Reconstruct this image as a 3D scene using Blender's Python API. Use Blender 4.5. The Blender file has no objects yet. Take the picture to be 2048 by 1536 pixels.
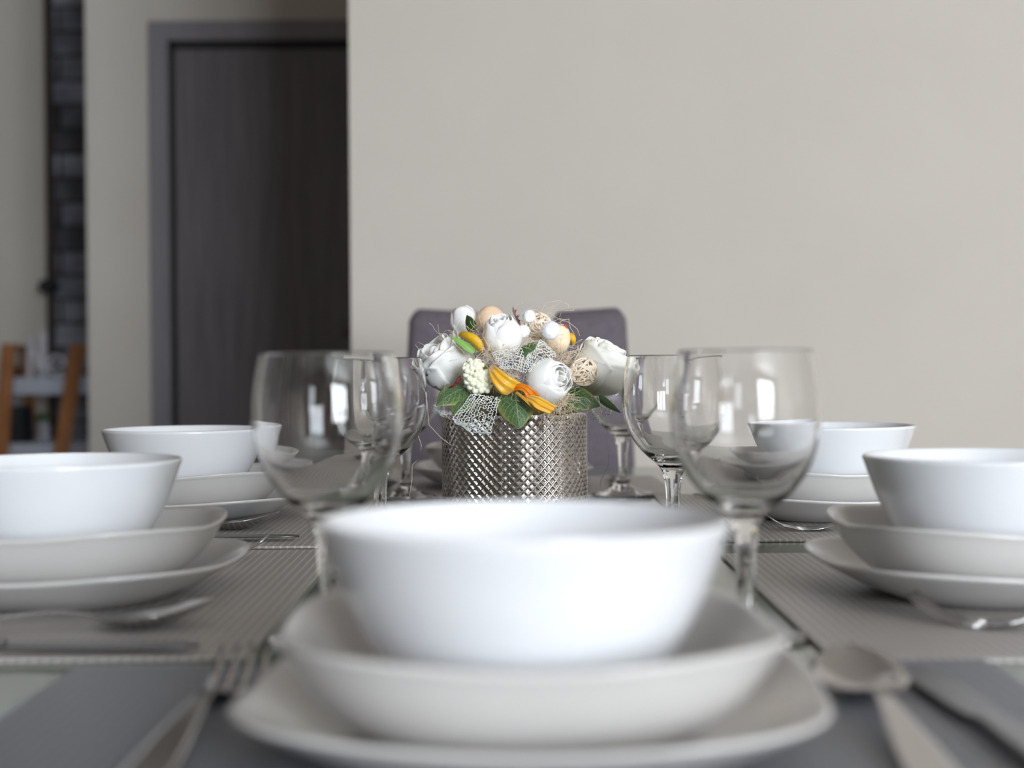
import bpy, bmesh, math, random
from mathutils import Vector, Matrix, noise
R = random.Random(7)
PI = math.pi
C = bpy.context.scene.collection
F = 3040.0            # focal length in pixels of a 2048 wide frame
T = 0.75              # table top height
CAMZ = T + 0.143
LENS = F * 36.0 / 2048.0

# ------------------------------------------------------------------ helpers
def at(px, py, D):
    """world point seen at frame pixel (px, py) at depth D in front of the camera"""
    yh = 732 - 0.007 * (px - 1024)
    return Vector(((px - 1024 + .007 * (py - 768)) * D / F, D, CAMZ - (py - yh) * D / F))

def lin(c):
    return tuple(((v / 255) / 12.92 if v / 255 <= .04045 else ((v / 255 + .055) / 1.055) ** 2.4) for v in c) + (1,)

def link(name, me, mat=None, parent=None, smooth=True):
    o = bpy.data.objects.new(name, me)
    C.objects.link(o)
    if mat is not None:
        me.materials.append(mat)
    if smooth and len(me.polygons):
        me.polygons.foreach_set('use_smooth', [True] * len(me.polygons))
    if parent is not None:
        o.parent = parent
    return o

def tag(o, label=None, cat=None, group=None, kind=None):
    if label: o['label'] = label
    if cat: o['category'] = cat
    if group: o['group'] = group
    if kind: o['kind'] = kind
    return o

def empty(name, loc=(0, 0, 0), rot=(0, 0, 0), label=None, cat=None, group=None):
    o = bpy.data.objects.new(name, None)
    C.objects.link(o)
    o.location = loc
    o.rotation_euler = rot
    o.empty_display_size = .02
    return tag(o, label, cat, group)

def mesh(verts, faces, name='m'):
    me = bpy.data.meshes.new(name)
    me.from_pydata([tuple(v) for v in verts], [], faces)
    me.update()
    return me

class MB:
    def __init__(s): s.v, s.f = [], []
    def add(s, v, f):
        n = len(s.v)
        s.v += [tuple(p) for p in v]
        s.f += [tuple(i + n for i in q) for q in f]
    def box(s, x0, x1, y0, y1, z0, z1):
        v = [(x, y, z) for x in (x0, x1) for y in (y0, y1) for z in (z0, z1)]
        s.add(v, [(0, 1, 3, 2), (4, 6, 7, 5), (0, 4, 5, 1), (2, 3, 7, 6), (0, 2, 6, 4), (1, 5, 7, 3)])
    def tube(s, pts, r, n=6, closed=False):
        pts = [Vector(p) for p in pts]
        m = len(pts)
        ref = Vector((0, 0, 1))
        rings = []
        for i, p in enumerate(pts):
            a = pts[i - 1] if (i or closed) else p
            b = pts[(i + 1) % m] if (i < m - 1 or closed) else p
            t = (b - a)
            t = t.normalized() if t.length > 1e-9 else Vector((0, 0, 1))
            u = t.cross(ref)
            if u.length < .1: u = t.cross(Vector((1, 0, 0)))
            u.normalize(); w = t.cross(u)
            rr = r(i / max(1, m - 1)) if callable(r) else r
            rings.append([p + (u * math.cos(k * 2 * PI / n) + w * math.sin(k * 2 * PI / n)) * rr for k in range(n)])
        v = [q for g in rings for q in g]
        f = []
        for i in range(m if closed else m - 1):
            j = (i + 1) % m
            for k in range(n):
                f.append((i * n + k, i * n + (k + 1) % n, j * n + (k + 1) % n, j * n + k))
        if not closed:
            f.append(tuple(range(n))[::-1]); f.append(tuple((m - 1) * n + k for k in range(n)))
        s.add(v, f)
    def beam(s, a, b, w, d):
        a, b = Vector(a), Vector(b)
        t = (b - a).normalized()
        u = t.cross(Vector((0, 1, 0))).normalized(); q = t.cross(u)
        v = []
        for p in (a, b):
            for i, j in ((-1, -1), (1, -1), (1, 1), (-1, 1)):
                v.append(p + u * i * w / 2 + q * j * d / 2)
        s.add(v, [(0, 1, 2, 3), (7, 6, 5, 4), (0, 4, 5, 1), (1, 5, 6, 2), (2, 6, 7, 3), (3, 7, 4, 0)])
    def obj(s, name, mat, parent=None, smooth=False, bevel=0):
        o = link(name, mesh(s.v, s.f), mat, parent, smooth)
        if bevel:
            m = o.modifiers.new('b', 'BEVEL'); m.width = bevel; m.segments = 3
            m.limit_method = 'ANGLE'
        return o

def recalc(me):
    bm = bmesh.new(); bm.from_mesh(me)
    bmesh.ops.remove_doubles(bm, verts=bm.verts, dist=1e-6)
    bmesh.ops.recalc_face_normals(bm, faces=bm.faces)
    bm.to_mesh(me); bm.free()
    return me

def lathe(profile, n=96, rmod=None):
    """profile: list of (r, z) from axis to axis; rmod(theta, r, z) -> r"""
    v, f = [], []
    m = len(profile)
    for i, (r, z) in enumerate(profile):
        for k in range(n):
            th = 2 * PI * k / n
            rr = rmod(th, r, z) if rmod else r
            v.append((rr * math.cos(th), rr * math.sin(th), z))
    for i in range(m - 1):
        for k in range(n):
            f.append((i * n + k, i * n + (k + 1) % n, (i + 1) * n + (k + 1) % n, (i + 1) * n + k))
    return recalc(mesh(v, f))

def split_me(me, fn):
    """split a finished mesh into part meshes, keeping each face's winding; fn(centre) -> part name"""
    groups = {}
    for p in me.polygons: groups.setdefault(fn(p.center), []).append(tuple(p.vertices))
    out = {}
    for k, fs in groups.items():
        ids = sorted({i for f in fs for i in f}); mp = {i: n for n, i in enumerate(ids)}
        m2 = mesh([me.vertices[i].co for i in ids], [tuple(mp[i] for i in f) for f in fs], k)
        m2.polygons.foreach_set('use_smooth', [True] * len(m2.polygons))
        out[k] = m2
    return out

def smooth_profile(pts, per=6):
    """Catmull-Rom through the points"""
    out = []
    P = [pts[0]] + list(pts) + [pts[-1]]
    for i in range(1, len(P) - 2):
        a, b, c, d = P[i - 1], P[i], P[i + 1], P[i + 2]
        for k in range(per):
            t = k / per
            out.append(tuple(.5 * (2 * b[j] + (c[j] - a[j]) * t + (2 * a[j] - 5 * b[j] + 4 * c[j] - d[j]) * t * t
                                   + (3 * b[j] - a[j] - 3 * c[j] + d[j]) * t ** 3) for j in range(len(b))))
    out.append(tuple(pts[-1]))
    return out

# ------------------------------------------------------------------ materials
def mat(name, col, rough=.5, metal=0, spec=.5, **kw):
    m = bpy.data.materials.new(name); m.use_nodes = True
    b = m.node_tree.nodes['Principled BSDF']
    b.inputs['Base Color'].default_value = lin(col) if len(col) == 3 else col
    b.inputs['Roughness'].default_value = rough
    b.inputs['Metallic'].default_value = metal
    b.inputs['Specular IOR Level'].default_value = spec
    for k, v in kw.items():
        b.inputs[k.replace('_', ' ')].default_value = v
    return m

def nodes(m):
    nt = m.node_tree
    return nt, nt.nodes, nt.links, nt.nodes['Principled BSDF']

def noise_mat(name, c1, c2, scale=8, stretch=(1, 1, 1), rough=.6, bump=0, bscale=None, detail=6, spec=.4, lo=.35, hi=.65):
    m = mat(name, c1, rough, spec=spec)
    nt, N, L, b = nodes(m)
    tc = N.new('ShaderNodeTexCoord'); mp = N.new('ShaderNodeMapping')
    mp.inputs['Scale'].default_value = stretch
    nz = N.new('ShaderNodeTexNoise'); nz.inputs['Scale'].default_value = scale; nz.inputs['Detail'].default_value = detail
    cr = N.new('ShaderNodeValToRGB')
    cr.color_ramp.elements[0].position = lo; cr.color_ramp.elements[1].position = hi
    cr.color_ramp.elements[0].color = lin(c1); cr.color_ramp.elements[1].color = lin(c2)
    L.new(tc.outputs['Object'], mp.inputs['Vector']); L.new(mp.outputs[0], nz.inputs['Vector'])
    L.new(nz.outputs['Fac'], cr.inputs['Fac']); L.new(cr.outputs['Color'], b.inputs['Base Color'])
    if bump:
        bp = N.new('ShaderNodeBump'); bp.inputs['Strength'].default_value = bump; bp.inputs['Distance'].default_value = .002
        if bscale:
            n2 = N.new('ShaderNodeTexNoise'); n2.inputs['Scale'].default_value = bscale
            L.new(mp.outputs[0], n2.inputs['Vector']); L.new(n2.outputs['Fac'], bp.inputs['Height'])
        else:
            L.new(nz.outputs['Fac'], bp.inputs['Height'])
        L.new(bp.outputs['Normal'], b.inputs['Normal'])
    return m

def mth(N, L, op, a, bb=None):
    n = N.new('ShaderNodeMath'); n.operation = op
    for i, x in enumerate((a, bb)):
        if x is None: continue
        if isinstance(x, (int, float)): n.inputs[i].default_value = x
        else: L.new(x, n.inputs[i])
    return n.outputs[0]

M = {}
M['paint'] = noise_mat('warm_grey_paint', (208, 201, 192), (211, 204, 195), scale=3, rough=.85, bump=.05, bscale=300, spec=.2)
M['paint_door'] = noise_mat('beige_paint', (220, 213, 203), (223, 217, 207), scale=3, rough=.85, spec=.2)
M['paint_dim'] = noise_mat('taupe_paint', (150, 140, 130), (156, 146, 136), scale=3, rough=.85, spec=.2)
M['ceiling'] = noise_mat('ceiling_paint', (235, 233, 229), (240, 238, 234), scale=3, rough=.9, spec=.2)
M['floor'] = noise_mat('oak_floor', (92, 74, 60), (120, 98, 80), scale=5, stretch=(6, .6, 1), rough=.4)
M['door'] = noise_mat('dark_grey_wood_door', (108, 102, 106), (130, 124, 128), scale=7, stretch=(9, 9, .35), rough=.5, detail=8)
M['doorframe'] = noise_mat('dark_grey_wood_frame', (140, 136, 142), (150, 146, 151), scale=7, stretch=(9, 9, .35), rough=.5)
M['groove'] = mat('dark_seal', (38, 33, 36), .7)
M['porcelain'] = mat('white_porcelain', (229, 230, 233), .16, spec=.5, Coat_Weight=.35, Coat_Roughness=.04)
M['stoneware_shaded'] = mat('warm_white_stoneware_shaded', (206, 203, 200), .18, spec=.5, Coat_Weight=.2, Coat_Roughness=.05)  # warmer plate glaze, its colour also darkened in place of shade
M['steel'] = mat('polished_steel', (196, 193, 192), .14, metal=1)
M['steel_dark'] = mat('brushed_steel', (128, 126, 127), .3, metal=1)
M['fabric'] = noise_mat('purple_grey_upholstery', (106, 98, 106), (118, 110, 118), scale=120, rough=.9, bump=.5, bscale=900, spec=.15)
M['darkwood'] = noise_mat('dark_wood_leg', (52, 42, 38), (70, 58, 52), scale=8, stretch=(6, 6, .6), rough=.45)
M['pine'] = noise_mat('orange_pine', (152, 96, 52), (176, 118, 70), scale=9, stretch=(6, 6, .6), rough=.5)
M['white_paint'] = mat('white_lacquer', (190, 196, 208), .35)
M['letter'] = mat('white_letter', (205, 202, 208), .4)
M['black'] = mat('matte_black', (22, 22, 27), .6)
M['silver'] = mat('embossed_silver', (198, 192, 188), .15, metal=1)

def glass_mat():
    m = mat('clear_glass', (255, 255, 255), 0.0, Transmission_Weight=1.0, IOR=1.47)
    return m
M['glass'] = glass_mat()

def window_glass():
    m = mat('window_glass', (255, 255, 255), 0.0, Transmission_Weight=1.0, IOR=1.0)
    return m

def tabletop_mat():
    m = mat('grey_green_glass_top', (120, 129, 116), .11, spec=.45)
    return m
M['tabletop'] = tabletop_mat()
M['edge_glass'] = mat('green_glass_edge', (92, 122, 116), .15)

def placemat_mat(name, base, thread, dark, rough=.45, metal=.0):
    """woven vinyl: fine lengthwise threads crossed by a finer weft"""
    m = mat(name, base, rough, metal=metal, spec=.5)
    nt, N, L, b = nodes(m)
    tc = N.new('ShaderNodeTexCoord'); sp = N.new('ShaderNodeSeparateXYZ')
    L.new(tc.outputs['Object'], sp.inputs[0])
    nz = N.new('ShaderNodeTexNoise'); nz.inputs['Scale'].default_value = 60
    L.new(tc.outputs['Object'], nz.inputs['Vector'])
    x = mth(N, L, 'ADD', sp.outputs['X'], mth(N, L, 'MULTIPLY', nz.outputs['Fac'], .0009))
    # bold thread every 5.4 mm, weft every 2 mm
    s1 = mth(N, L, 'SINE', mth(N, L, 'MULTIPLY', x, 2 * PI / .0056))
    bold = mth(N, L, 'POWER', mth(N, L, 'MULTIPLY', mth(N, L, 'ADD', s1, 1), .5), 6)
    s2 = mth(N, L, 'SINE', mth(N, L, 'MULTIPLY', x, 2 * PI / .0014))
    s3 = mth(N, L, 'SINE', mth(N, L, 'MULTIPLY', sp.outputs['Y'], 2 * PI / .0026))
    weave = mth(N, L, 'MULTIPLY', s2, s3)
    mixn = N.new('ShaderNodeMix'); mixn.data_type = 'RGBA'
    mixn.inputs['A'].default_value = lin(dark); mixn.inputs['B'].default_value = lin(base)
    L.new(mth(N, L, 'MULTIPLY', mth(N, L, 'ADD', weave, 1), .5), mixn.inputs['Factor'])
    mix2 = N.new('ShaderNodeMix'); mix2.data_type = 'RGBA'
    mix2.inputs['B'].default_value = lin(thread)
    L.new(mixn.outputs['Result'], mix2.inputs['A'])
    L.new(mth(N, L, 'MULTIPLY', bold, .6), mix2.inputs['Factor'])
    L.new(mix2.outputs['Result'], b.inputs['Base Color'])
    bp = N.new('ShaderNodeBump'); bp.inputs['Strength'].default_value = .3; bp.inputs['Distance'].default_value = .00025
    L.new(mth(N, L, 'ADD', mth(N, L, 'MULTIPLY', weave, .35), bold), bp.inputs['Height'])
    L.new(bp.outputs['Normal'], b.inputs['Normal'])
    return m
M['mat_taupe'] = placemat_mat('taupe_woven_vinyl', (176, 171, 167), (222, 217, 212), (140, 135, 131))
M['mat_grey'] = placemat_mat('slate_woven_vinyl', (126, 128, 134), (146, 148, 154), (98, 100, 106))

def stone_mat():
    m = mat('slate_cladding', (80, 82, 88), .8)
    nt, N, L, b = nodes(m)
    tc = N.new('ShaderNodeTexCoord'); mp = N.new('ShaderNodeMapping')
    mp.inputs['Rotation'].default_value = (PI / 2, 0, 0)
    br = N.new('ShaderNodeTexBrick')
    br.inputs['Scale'].default_value = 1.0
    br.inputs['Brick Width'].default_value = .34; br.inputs['Row Height'].default_value = .11
    br.inputs['Mortar Size'].default_value = .006; br.inputs['Bias'].default_value = -.1
    br.inputs['Color1'].default_value = lin((176, 178, 190)); br.inputs['Color2'].default_value = lin((62, 62, 66))
    br.inputs['Mortar'].default_value = lin((26, 22, 22))
    nz = N.new('ShaderNodeTexNoise'); nz.inputs['Scale'].default_value = 5; nz.inputs['Detail'].default_value = 6
    mx = N.new('ShaderNodeMix'); mx.data_type = 'RGBA'; mx.blend_type = 'MULTIPLY'; mx.inputs['Factor'].default_value = .75
    cr = N.new('ShaderNodeValToRGB'); cr.color_ramp.elements[0].color = (.3, .3, .3, 1); cr.color_ramp.elements[1].color = (1.3, 1.3, 1.3, 1)
    cr.color_ramp.elements[0].position = .35; cr.color_ramp.elements[1].position = .65
    L.new(tc.outputs['Object'], mp.inputs[0]); L.new(mp.outputs[0], br.inputs['Vector']); L.new(tc.outputs['Object'], nz.inputs['Vector'])
    L.new(nz.outputs['Fac'], cr.inputs[0]); L.new(br.outputs['Color'], mx.inputs['A']); L.new(cr.outputs['Color'], mx.inputs['B'])
    L.new(mx.outputs['Result'], b.inputs['Base Color'])
    return m
M['stone'] = stone_mat()

# ------------------------------------------------------------------ the setting
def structure(name, boxes, m, parent=None, bevel=0):
    b = MB()
    for x in boxes: b.box(*x)
    o = b.obj(name, m, parent, bevel=bevel)
    if parent is None: o['kind'] = 'structure'
    return o

XL, XR, YB, YF, H = -5.0, 4.2, -4.0, 7.4, 2.75
structure('floor', [(XL, XR, YB, YF, -.1, 0)], M['floor'])
structure('ceiling', [(XL, XR, YB, YF, H, H + .1)], M['ceiling'])
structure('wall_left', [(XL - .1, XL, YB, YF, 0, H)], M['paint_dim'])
structure('wall_right', [(XR, XR + .1, YB, 3.2, 0, H)], M['paint'])
YW = 3.2
xw = (703 - 1024) * YW / F
structure('wall_front', [(xw, XR + .1, YW, YW + .14, 0, H)], M['paint'])
structure('wall_return', [(xw, xw + .14, YW + .14, 5.45, 0, H)], M['paint_door'])
YD = 5.45
dx0 = (348 - 1024) * YD / F           # door leaf left
dx1 = dx0 + .80
fx0 = (305 - 1024) * YD / F           # frame outer left
fx1 = dx1 + (dx0 - fx0)
zt = CAMZ + (737 - 92) * YD / F       # leaf top
zf = CAMZ + (737 - 46) * YD / F       # frame top
wl = (177 - 1024) * YD / F            # free end of the door wall
structure('wall_door', [(wl, dx0 - .004, YD, YD + .12, 0, H), (dx0 - .004, dx1 + .004, YD, YD + .12, zt + .004, H),
                        (dx1 + .004, xw + .3, YD, YD + .12, 0, H)], M['paint_door'])
d = structure('door_1', [(dx0, dx1, YD + .01, YD + .05, .01, zt)], M['door'])
# frame as a part of the door: two jambs and a head, stepped
fr = MB()
fr.box(fx0, dx0 - .006, YD - .022, YD, 0, zf); fr.box(dx1 + .006, fx1, YD - .022, YD, 0, zf)
fr.box(dx0 - .006, dx1 + .006, YD - .022, YD, zt + .012, zf)
fr.box(fx0 + .055, dx0 - .006, YD - .030, YD - .022, 0, zt + .03)
fr.obj('door_frame', M['doorframe'], d, bevel=.003)
gr = MB()
gr.box(dx0 - .018, dx0 + .012, YD - .002, YD + .009, 0, zt + .012); gr.box(dx1 - .012, dx1 + .018, YD - .002, YD + .009, 0, zt + .012)
gr.box(dx0, dx1, YD - .002, YD + .009, zt - .014, zt + .012)
gr.obj('seal', M['groove'], d)
hd = MB(); hx = dx1 - .07
hd.tube([(hx, YD + .01, 1.02), (hx, YD - .045, 1.02)], .010, 12); hd.tube([(hx + .01, YD - .045, 1.02), (hx - .12, YD - .045, 1.02)], .009, 12)
hd.obj('door_handle', M['steel_dark'], d, smooth=True)
# back of the flat: beige wall and the slate clad wall beside it
sx = (113 - 1024) * 6.9 / F
structure('wall_back', [(XL, xw + .5, 7.0, 7.1, 0, H)], M['paint_door'])
structure('wall_slate', [(sx, -1.2, 6.90, 7.0, 0, H)], M['stone'])
structure('shadow_strip_1', [(sx - .032, sx, 6.88, 7.0, 0, H)], M['darkwood'])  # dark strip added in place of the shadow line beside the slate
# wall behind the photographer with the windows
W = [(-1.9, -1.2, .95, 2.35), (1.15, 3.35, .35, 2.5)]
cuts = [(XL, W[0][0], 0, H), (W[0][0], W[0][1], 0, W[0][2]), (W[0][0], W[0][1], W[0][3], H), (W[0][1], W[1][0], 0, H),
        (W[1][0], W[1][1], 0, W[1][2]), (W[1][0], W[1][1], W[1][3], H), (W[1][1], XR, 0, H)]
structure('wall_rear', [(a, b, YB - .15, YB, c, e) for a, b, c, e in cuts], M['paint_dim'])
wg = window_glass()
for i, (a, b, c, e) in enumerate(W):
    wf = MB(); t = .055
    wf.box(a, a + t, YB - .1, YB - .04, c, e); wf.box(b - t, b, YB - .1, YB - .04, c, e)
    wf.box(a + t, b - t, YB - .1, YB - .04, c, c + t); wf.box(a + t, b - t, YB - .1, YB - .04, e - t, e)
    nb = 2 if i == 0 else 3
    for k in range(1, nb):
        x = a + (b - a) * k / nb
        wf.box(x - .05, x + .05, YB - .1, YB - .04, c + t, e - t)
    o = wf.obj('window_%d' % (i + 1), M['ceiling']); o['kind'] = 'structure'
    p = MB(); p.box(a + .002, b - .002, YB - .146, YB - .14, c + .002, e - .002); p.obj('pane', wg, o)
# both rear windows get their daylight from the area lamps below

# ------------------------------------------------------------------ light
def area(name, loc, rot, sx_, sy_, power, col):
    l = bpy.data.lights.new(name, 'AREA'); l.shape = 'RECTANGLE'; l.size = sx_; l.size_y = sy_
    l.energy = power; l.color = col
    o = bpy.data.objects.new(name, l); C.objects.link(o); o.location = loc; o.rotation_euler = rot
    return o
SKY = (.84, .92, 1.0)
for i, (a, b, c, e) in enumerate(W):
    zm = max(c, 1.10) if i else c
    area('daylight', ((a + b) / 2, YB - .115, (zm + e) / 2), (PI / 2, 0, 0), b - a, e - zm, (24, 360)[i], SKY)
    if zm > c:
        area('ground_light', ((a + b) / 2, YB - .115, (zm + c) / 2), (PI / 2, 0, 0), b - a, zm - c, 95, (.90, .94, 1.0))
w = bpy.data.worlds.new('daylight_world'); bpy.context.scene.world = w; w.use_nodes = True
w.node_tree.nodes['Background'].inputs[0].default_value = (.62, .74, .9, 1)
w.node_tree.nodes['Background'].inputs[1].default_value = 1.0

# ------------------------------------------------------------------ table
def rounded_slab(x0, x1, y0, y1, z0, z1, r, n=8):
    cs = [(x1 - r, y1 - r, 0), (x0 + r, y1 - r, PI / 2), (x0 + r, y0 + r, PI), (x1 - r, y0 + r, 3 * PI / 2)]
    ring = []
    for cx, cy, a0 in cs:
        for k in range(n + 1):
            a = a0 + PI / 2 * k / n
            ring.append((cx + r * math.cos(a), cy + r * math.sin(a)))
    m = len(ring)
    v = [(x, y, z1) for x, y in ring] + [(x, y, z0) for x, y in ring]
    f = [tuple(range(m)), tuple(range(2 * m - 1, m - 1, -1))] + [(i, m + i, m + (i + 1) % m, (i + 1) % m) for i in range(m)]
    return v, f
tb = empty('dining_table', (0, 1.24, 0), label='long dining table with a pale grey-green glass top', cat='table')
b = MB(); b.add(*rounded_slab(-.46, .50, -.90, .90, T - .012, T, .04)); b.obj('tabletop', M['tabletop'], tb, bevel=.002)
b = MB(); b.box(-.40, .44, -.84, .84, T - .075, T - .0125); b.obj('apron', M['darkwood'], tb)
for sx_, sy_ in ((-.36, -.79), (.40, -.79), (-.36, .79), (.40, .79)):
    b = MB(); b.box(sx_ - .035, sx_ + .035, sy_ - .035, sy_ + .035, 0, T - .0755); b.obj('leg', M['darkwood'], tb, bevel=.004)

# ------------------------------------------------------------------ placemats
def placemat(cx, cy, lx, ly, rz, m, label, h=.0022):
    b = MB(); b.add(*rounded_slab(-lx / 2, lx / 2, -ly / 2, ly / 2, 0, h, .004, 3))
    o = b.obj('placemat', m, bevel=.0006)
    o.location = (cx, cy, T + .0002); o.rotation_euler = (0, 0, rz)
    return tag(o, label, 'placemat', 'woven placemats on the table')
MT = T + .0026
placemat(-.282, .955, .30, .435, .012, M['mat_taupe'], 'taupe woven placemat under the nearest left-hand place setting')
placemat(-.286, 1.412, .30, .432, .004, M['mat_taupe'], 'taupe woven placemat under the far left place setting')
placemat(.303, .925, .30, .41, -.004, M['mat_taupe'], 'taupe woven placemat under the nearest right-hand place setting')
placemat(.300, 1.436, .30, .437, -.012, M['mat_taupe'], 'taupe woven placemat under the far right place setting')
placemat(.008, .570, .432, .30, 0, M['mat_grey'], 'slate grey woven placemat under the foreground place setting')
placemat(-.02, 1.79, .40, .285, .01, M['mat_taupe'], 'taupe woven placemat at the far head of the table, behind the silver vase')

# ------------------------------------------------------------------ crockery
def bowl_mesh():
    out = smooth_profile([(.0305, .0), (.0298, .0028), (.0385, .0080), (.0485, .0175), (.0575, .0300), (.0652, .0450), (.0710, .0600), (.0750, .0712)], 6)
    inn = smooth_profile([(.0722, .0706), (.0682, .0600), (.0622, .0450), (.0545, .0310), (.0450, .0195), (.034, .0110), (.018, .0066), (0.0, .0056)], 6)
    rim = [(.0748, .0722), (.0742, .0728), (.0735, .0730), (.0728, .0722)]
    return lathe([(0, .0018), (.026, .0018), (.028, .0002)] + out + rim + inn, 128)
def squircle_plate(half, prof_out, prof_in, p, lift, n=128):
    """rounded square dish: profiles of (fraction of half width, height); outline tends from round to square"""
    prof = prof_out + prof_in
    v, f = [], []
    for (s, z) in prof:
        pp = 2 + (p - 2) * min(1, max(0, (s - .35) / .65))
        for k in range(n):
            th = 2 * PI * k / n
            c, q = math.cos(th), math.sin(th)
            r = (abs(c) ** pp + abs(q) ** pp) ** (-1 / pp)
            corner = (math.sin(2 * th)) ** 2
            v.append((s * half * r * c, s * half * r * q, z + lift * corner * max(0, (s - .6) / .4) ** 2))
    m = len(prof)
    for i in range(m - 1):
        for k in range(n):
            f.append((i * n + k, i * n + (k + 1) % n, (i + 1) * n + (k + 1) % n, (i + 1) * n + k))
    return recalc(mesh(v, f))
DZ = .0
dinner_me = squircle_plate(.1055,
    [(0, .0016), (.55, .0016), (.60, .0)] + smooth_profile([(.64, .0016), (.78, .0075), (.90, .0142), (.985, .0195)], 4),
    [(1.0, .0208), (.998, .0219), (.985, .0222)] + smooth_profile([(.965, .0212), (.88, .0160), (.77, .0100), (.66, .0070), (.50, .0062), (.25, .0060), (0, .0060)], 4), 3.3, .0035)
soup_me = squircle_plate(.0908,
    [(0, .0012), (.50, .0012), (.55, .0)] + smooth_profile([(.62, .0020), (.76, .0095), (.89, .0215), (.985, .0355)], 5),
    [(1.0, .0368), (.998, .0381), (.98, .0385)] + smooth_profile([(.955, .0372), (.86, .0225), (.73, .0115), (.58, .0058), (.40, .0048), (.2, .0045), (0, .0045)], 5), 3.0, .0040)
bowl_me = bowl_mesh()
for me in (dinner_me, soup_me, bowl_me): me.materials.append(M['porcelain' if me is bowl_me else 'stoneware_shaded']); me.polygons.foreach_set('use_smooth', [True] * len(me.polygons))
def setting(x, y, rot, where, dd=(0, 0), ds=(0, 0), db=(0, 0), rs=None):
    o = bpy.data.objects.new('dinner_plate', dinner_me); C.objects.link(o)
    o.location = (x + dd[0], y + dd[1], MT); o.rotation_euler = (0, 0, rot)
    tag(o, 'white rounded-square dinner plate, lowest of the stack ' + where, 'plate', 'white dinner plates')
    z1 = MT + .0066
    o = bpy.data.objects.new('soup_plate', soup_me); C.objects.link(o)
    o.location = (x + ds[0], y + ds[1], z1); o.rotation_euler = (0, 0, rot if rs is None else rs)
    tag(o, 'deep white rounded-square soup plate in the middle of the stack ' + where, 'plate', 'white soup plates')
    z2 = z1 + .0048 + .0006
    o = bpy.data.objects.new('serving_bowl', bowl_me); C.objects.link(o)
    o.location = (x + db[0], y + db[1], z2)
    tag(o, 'round white bowl on top of the stack ' + where, 'bowl', 'white round bowls')
setting(.0062, .560, -.07, 'nearest the viewer', db=(-.002, -.004), dd=(.0015, .004), ds=(-.001, 0), rs=.05)
setting(-.274, .937, -.10, 'at the left frame edge', db=(-.006, -.002), dd=(-.004, .004))
setting(.288, .918, .12, 'at the right frame edge', db=(0, 0), dd=(.005, .008))
setting(-.303, 1.405, -.06, 'on the left, farther back', dd=(.001, .010), ds=(0, .004), rs=-.1)
setting(.290, 1.390, .05, 'on the right, farther back', dd=(.002, .012), ds=(0, .004), db=(0, -.008))
setting(-.012, 1.790, .04, 'behind the silver vase')

# ------------------------------------------------------------------ cutlery
def loft(stations, n=9, th=.0011, closed_dish=True):
    """stations: (x along, half width, height z, dish depth); returns verts/faces of a strip with thickness th"""
    top, bot = [], []
    for (x, w, z, dsh) in stations:
        for k in range(n):
            u = -1 + 2 * k / (n - 1)
            zz = z - dsh * (1 - u * u)
            top.append((x, u * w, zz)); bot.append((x, u * w * .98, zz - th * (1 - .5 * u * u)))
    m = len(stations); N0 = m * n
    f = []
    for i in range(m - 1):
        for k in range(n - 1):
            a, b_, c, d_ = i * n + k, i * n + k + 1, (i + 1) * n + k + 1, (i + 1) * n + k
            f.append((a, d_, c, b_)); f.append((N0 + a, N0 + b_, N0 + c, N0 + d_))
        for k in (0, n - 1):
            a, d_ = i * n + k, (i + 1) * n + k
            f.append((a, N0 + a, N0 + d_, d_) if k == 0 else (a, d_, N0 + d_, N0 + a))
    for i in (0, m - 1):
        for k in range(n - 1):
            a, b_ = i * n + k, i * n + k + 1
            f.append((a, b_, N0 + b_, N0 + a) if i == 0 else (a, N0 + a, N0 + b_, b_))
    return top + bot, f
HANDLE = [(-.190, .0035, .0022, 0), (-.186, .0075, .0024, 0), (-.175, .0092, .0030, 0), (-.150, .0080, .0050, 0), (-.120, .0056, .0078, 0),
          (-.095, .0036, .0098, 0), (-.080, .0028, .0100, 0), (-.068, .0028, .0085, 0)]
def spoon_me():
    b = MB()
    st = HANDLE + [(-.062, .0045, .0070, .0006)]
    import math as m_
    for i in range(0, 13):
        t = i / 12
        x = -.058 + .058 * t
        w = .0205 * (m_.sin(PI * min(1, .10 + .90 * t) ** .9) ** .62 if t < 1 else .10)
        z = .0060 + .0085 * t ** 1.5
        st.append((x, max(.002, w), z, .0075 * m_.sin(PI * (.08 + .90 * t)) + .0002))
    st = smooth_profile(st, 3)
    v, f = loft(st, 13, .0010)
    b.add(v, f)
    return recalc(mesh(b.v, b.f))
def fork_me():
    b = MB()
    st = HANDLE + [(-.062, .0050, .0058, .0006), (-.054, .0100, .0034, .0010), (-.046, .0122, .0018, .0012), (-.038, .0126, .0014, .0010)]
    v, f = loft(smooth_profile(st, 3), 9, .0013); b.add(v, f)
    for k in range(4):
        y = -.0102 + .0068 * k
        pts = [(-.040, y, .0009), (-.028, y, .0014), (-.016, y * .98, .0042), (-.007, y * .96, .0095), (.0, y * .94, .0150)]
        v, f = loft([(p[0], (.0022, .0018, .0016, .0013, .0007)[i], p[2], 0) for i, p in enumerate(pts)], 3, .0014)
        b.add([(a, c + y, e) for a, c, e in v], f)
    return mesh(b.v, b.f)
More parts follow.
